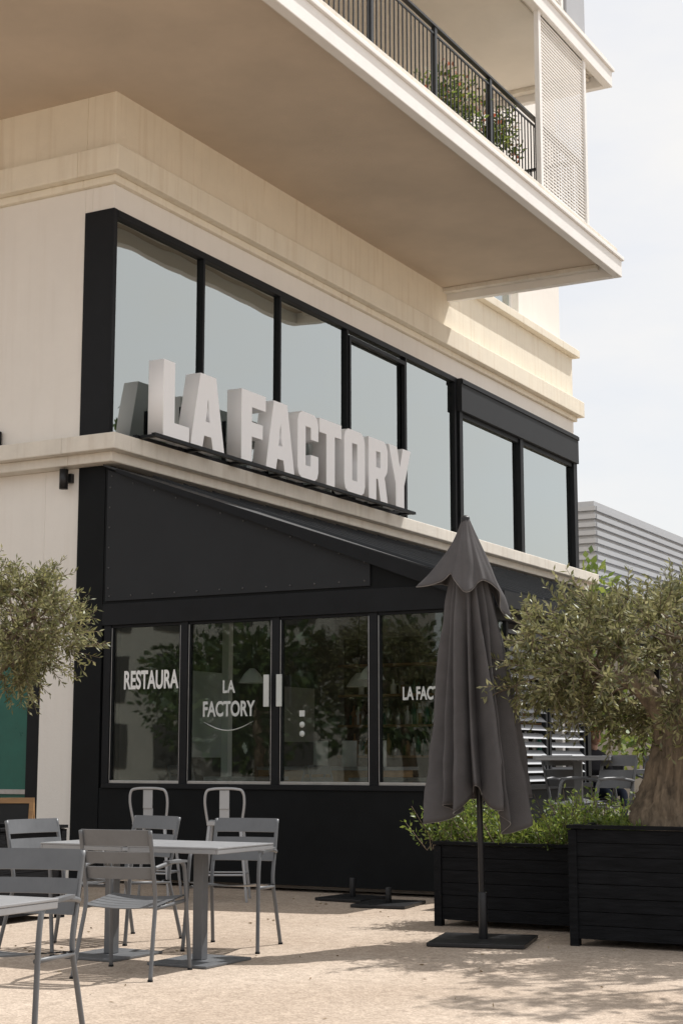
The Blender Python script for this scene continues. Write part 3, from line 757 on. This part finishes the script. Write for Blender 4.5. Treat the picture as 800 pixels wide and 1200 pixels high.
# ------------------------------------------------------------ seated person
def person(loc, rot):
    e = empty('seated_person', loc); e.rotation_euler[2] = rot
    M_sk = mat('skin', (.5, .3, .22), .6, var=.05); M_hair = mat('auburn_hair', (.5, .16, .05), .6, var=.3, scale=30, bump=.5)
    M_cl = mat('dark_jacket', (.02, .02, .025), .85); M_tr = mat('jeans', (.03, .04, .07), .85)
    def skin(name, vs, es, rs, m, root=0):
        me = bpy.data.meshes.new(name); me.from_pydata(vs, es, []); o = bpy.data.objects.new(name, me); scn.collection.objects.link(o); o.parent = e
        md = o.modifiers.new('skin', 'SKIN')
        for i, r_ in enumerate(rs): me.skin_vertices[0].data[i].radius = r_ if isinstance(r_, tuple) else (r_, r_)
        me.skin_vertices[0].data[root].use_root = True
        o.modifiers.new('sub', 'SUBSURF').levels = 2; o.modifiers['sub'].render_levels = 2; md.use_smooth_shade = True
        me.materials.append(m); return o
    skin('upper_body', [(0, -.08, .50), (0, -.10, .68), (0, -.11, .86), (0, -.10, .99), (0, -.08, 1.06),
                        (.17, -.10, .96), (.22, .02, .74), (.12, .22, .77), (-.17, -.10, .96), (-.22, .02, .74), (-.12, .22, .77)],
         [(0, 1), (1, 2), (2, 3), (3, 4), (3, 5), (5, 6), (6, 7), (3, 8), (8, 9), (9, 10)],
         [(.16, .12), (.15, .11), (.16, .11), (.11, .09), .055, .07, .045, .033, .07, .045, .033], M_cl)
    skin('legs', [(0, -.08, .50), (.10, -.04, .50), (.12, .36, .52), (.12, .36, .08), (.12, .48, .04), (-.10, -.04, .50), (-.12, .36, .52), (-.12, .36, .08), (-.12, .48, .04)],
         [(0, 1), (1, 2), (2, 3), (3, 4), (0, 5), (5, 6), (6, 7), (7, 8)], [.13, .09, .06, .04, .035, .09, .06, .04, .035], M_tr)
    h = MB()
    ns, nr = 24, 18; vs = []
    for j in range(nr + 1):
        ph = math.pi * j / nr
        for i in range(ns):
            th = 2 * math.pi * i / ns
            x = .075 * math.sin(ph) * math.cos(th); y = .095 * math.sin(ph) * math.sin(th); z = .12 * math.cos(ph)
            if z < 0: x *= 1 + z * 2.2
            if y > .05 and abs(x) < .02 and -.04 < z < .015: y += .018
            vs.append((x, y - .05, z + 1.22))
    h.add(vs, [(j * ns + i, j * ns + (i + 1) % ns, (j + 1) * ns + (i + 1) % ns, (j + 1) * ns + i) for j in range(nr) for i in range(ns)], M_sk, True)
    h.tube([(0, -.085, 1.02), (0, -.06, 1.14)], .05, M_sk, 12)
    for s in (-1, 1):
        h.tube([(s * .03, .035, 1.225), (s * .03, .041, 1.225)], .009, M_black, 8)
        h.tube([(s * .078, -.06, 1.19), (s * .08, -.06, 1.24)], .014, M_sk, 8)
        for f in range(5):
            x = s * .12 + (f - 2) * .017
            h.tube(smooth_path([(x, .22, .77), (x * .98, .27, .775), (x * .96, .31 - .01 * abs(f - 2), .76)], 3), [.0095] * 6 + [.007], M_sk, 6)
        h.tube([(s * .12, .20, .77), (s * .12, .25, .772)], [.03, .038], M_sk, 10, sq=.45)
    h.tube([(-.025, .037, 1.165), (0, .042, 1.162), (.025, .037, 1.165)], .005, M_hair, 6)
    h.build('head_and_hands', e)
    ha = MB(); vs = []
    for j in range(nr + 1):
        ph = math.pi * .62 * j / nr
        for i in range(ns):
            th = 2 * math.pi * i / ns
            k = 1.12 + .03 * math.sin(9 * th + j)
            x = .078 * math.sin(ph) * math.cos(th) * k; y = .098 * math.sin(ph) * math.sin(th) * k; z = .128 * math.cos(ph)
            if math.sin(th) < .1: z -= .10 * (ph / 2) * (1 - math.sin(th)) * .5
            elif z < .055: y *= .8; x *= .9; z = max(z, .05)
            vs.append((x, y - .062, z + 1.225))
    ha.add(vs, [(j * ns + i, j * ns + (i + 1) % ns, (j + 1) * ns + (i + 1) % ns, (j + 1) * ns + i) for j in range(nr) for i in range(ns)], M_hair, True)
    ha.build('hair', e)
person((19.85, 7.13, .35), R(150))

# ------------------------------------------------------------ chalkboard
cb = empty('chalkboard_sign', (11.35, 9.72, 0)); c = MB()
T = Matrix.Rotation(R(-62), 4, 'Z')
for s in (1, -1):
    A = T @ Matrix.Translation((0, 0, .93)) @ Matrix.Rotation(R(12 * s), 4, 'X') @ Matrix.Translation((0, 0, -.95))
    c.box(-.20, .20, -.008, .008, .12, .90, M_chalk, A)
    for a in (-1, 1): c.box(a * .22 - .02, a * .22 + .02, -.014, .014, 0, .95, M_oak, A)
    c.box(-.20, .20, -.014, .014, .90, .95, M_oak, A); c.box(-.20, .20, -.014, .014, .08, .12, M_oak, A)
    for k in range(6):
        c.box(-.15, -.15 + random.uniform(.14, .28), -.0105 * s - .0005, -.0105 * s + .0005, .82 - k * .09, .832 - k * .09, M_txt, A)
c.build('board', cb)
w = MB(); w.box(-.3, .3, -.25, .25, .004, .03, M_pole); w.tube([(.0, 0, .03), (0, 0, .16)], .028, M_pole, 10)
w.build('parasol_base', None, .004, (12.75, 6.55, 0), R(8))
w = MB(); w.box(-.25, .25, -.25, .25, .004, .03, M_pole); w.tube([(.0, 0, .03), (0, 0, .2)], .028, M_pole, 10)
w.build('parasol_base', None, .004, (13.1, 7.1, 0), R(-5))

# ------------------------------------------------------------ background
b = MB()
def clad(x0, x1, y0, y1, z0, z1, st):
    b.box(x0, x1, y0 + .1, y1, z0, z1, M_clad)
    z = z0
    while z < z1 - st * .5:
        b.box(x0 - .05, x1, y0, y0 + .1, z, z + st * .55, M_clad)
        b.box(x0 - .12, x0, y0 + .02, y1, z, z + st * .55, M_clad)
        z += st
clad(40, 95, 14.2, 24, 5.9, 8.15, .22)
clad(38.5, 95, 11.6, 14.0, 4.6, 5.4, .2)
b.box(38.6, 95, 12.4, 24, 0, 4.6, M_farwall)
for i in range(16):
    x = 41 + i * 3.3; b.box(x, x + 2.0, 12.33, 12.41, 1.0, 3.6, M_dark)
b.build('metal_clad_building')

def tree_cloud(name, blobs, n, ls, seed, m=M_tree):
    rr = np.random.default_rng(seed); e = empty(name); P = []; D = []; t = MB()
    for (x, y, z, r_) in blobs:
        t.tube([(x, y, 0), (x + .1, y, z * .6), (x, y, z)], [r_ * .09, r_ * .06, r_ * .03], M_bark, 8)
        sub = []
        for k in range(16):
            dd = rr.normal(0, 1, 3); dd /= np.linalg.norm(dd); sub.append(np.array([x, y, z]) + dd * r_ * rr.uniform(.35, .8))
        for k in range(n):
            c = sub[rr.integers(16)]; dd = rr.normal(0, 1, 3); dd /= np.linalg.norm(dd)
            P.append(c + dd * r_ * .42 * rr.uniform(.6, 1)); D.append(dd)
    t.build('trunks', e); leaves('foliage', P, D, ls, ls * .6, m, e); return e
tree_cloud('distant_trees', [(36.5, 13.6, 5.2, 1.3), (35, 11.2, 2.6, 1.8)] +
           [(60 + i * 6, 2 - i * 4, 3.5 + (i % 3), 3.5) for i in range(10)] + [(36 + 3 * i, 6 - 2.2 * i, 1.9, 1.6) for i in range(8)], 800, .24, 21, M_shrub)
# trees across the square, seen mirrored in the glass
tree_cloud('street_trees', [(-16, 17, 3.6, 3.0), (-20, 23.5, 3.9, 3.3), (-17, 27.5, 3.4, 2.6), (-23, 31, 3.8, 3.0), (-12, 12, 3.6, 2.4), (-28, 38, 4.0, 3.0),
                            (28.5, -.6, 7.0, 2.6), (33.5, -3.5, 6.6, 2.8), (39, -6.0, 7.0, 2.8)], 1500, .36, 22)  # this row is unseen, added to mirror dark foliage in the upper panes
b = MB()
b.box(-42, -32, 33, 80, 0, 13, M_farwall)
for k in range(4):
    for i in range(14): b.box(-32.02, -31.95, 34 + i * 3.3, 35.8 + i * 3.3, .8 + k * 3.2, 2.9 + k * 3.2, M_dark)
b.build('apartment_block')

# ------------------------------------------------------------ light
sunv = Vector((.90, -.43, 0)).normalized(); EL = R(56)
S = Vector((sunv.x * math.cos(EL), sunv.y * math.cos(EL), math.sin(EL)))
sl = bpy.data.lights.new('sun', 'SUN'); sl.energy = 5.0; sl.angle = R(.5); sl.color = (1, .97, .93)
so = bpy.data.objects.new('sun', sl); scn.collection.objects.link(so); so.rotation_euler = S.to_track_quat('Z', 'Y').to_euler()
wd = bpy.data.worlds.new('World'); scn.world = wd; wd.use_nodes = True
N = wd.node_tree.nodes; L = wd.node_tree.links
bg = N['Background']; bg.inputs[1].default_value = .15
sky = N.new('ShaderNodeTexSky'); sky.sky_type = 'NISHITA'; sky.sun_disc = False; sky.sun_elevation = EL; sky.sun_rotation = math.atan2(sunv.x, sunv.y)
sky.dust_density = 3
tc = N.new('ShaderNodeTexCoord'); mp = N.new('ShaderNodeMapping'); mp.inputs['Scale'].default_value = (1, 1, 2.6)
L.new(tc.outputs['Generated'], mp.inputs[0])
nz = N.new('ShaderNodeTexNoise'); nz.inputs['Scale'].default_value = 3.2; nz.inputs['Detail'].default_value = 8; nz.inputs['Roughness'].default_value = .55
L.new(mp.outputs[0], nz.inputs[0])
rp = N.new('ShaderNodeValToRGB'); e = rp.color_ramp.elements
e[0].position = .34; e[0].color = (.66, .66, .66, 1); e[1].position = .62; e[1].color = (.98, .98, .98, 1)
L.new(nz.outputs[0], rp.inputs[0])
mx = N.new('ShaderNodeMixRGB'); L.new(rp.outputs[0], mx.inputs[0]); L.new(sky.outputs[0], mx.inputs[1]); mx.inputs[2].default_value = (6.3, 6.22, 6.12, 1)
L.new(mx.outputs[0], bg.inputs[0])

# ------------------------------------------------------------ camera
cam = bpy.data.cameras.new('camera'); co = bpy.data.objects.new('camera', cam); scn.collection.objects.link(co)
co.location = (0, 0, 1.28); pt = R(8.9); yw = R(28.85)
f = Vector((math.cos(yw) * math.cos(pt), math.sin(yw) * math.cos(pt), math.sin(pt)))
co.rotation_euler = f.to_track_quat('-Z', 'Y').to_euler()
cam.sensor_fit = 'VERTICAL'; cam.sensor_height = 36; cam.lens = 55.5; cam.clip_end = 2000
scn.camera = co
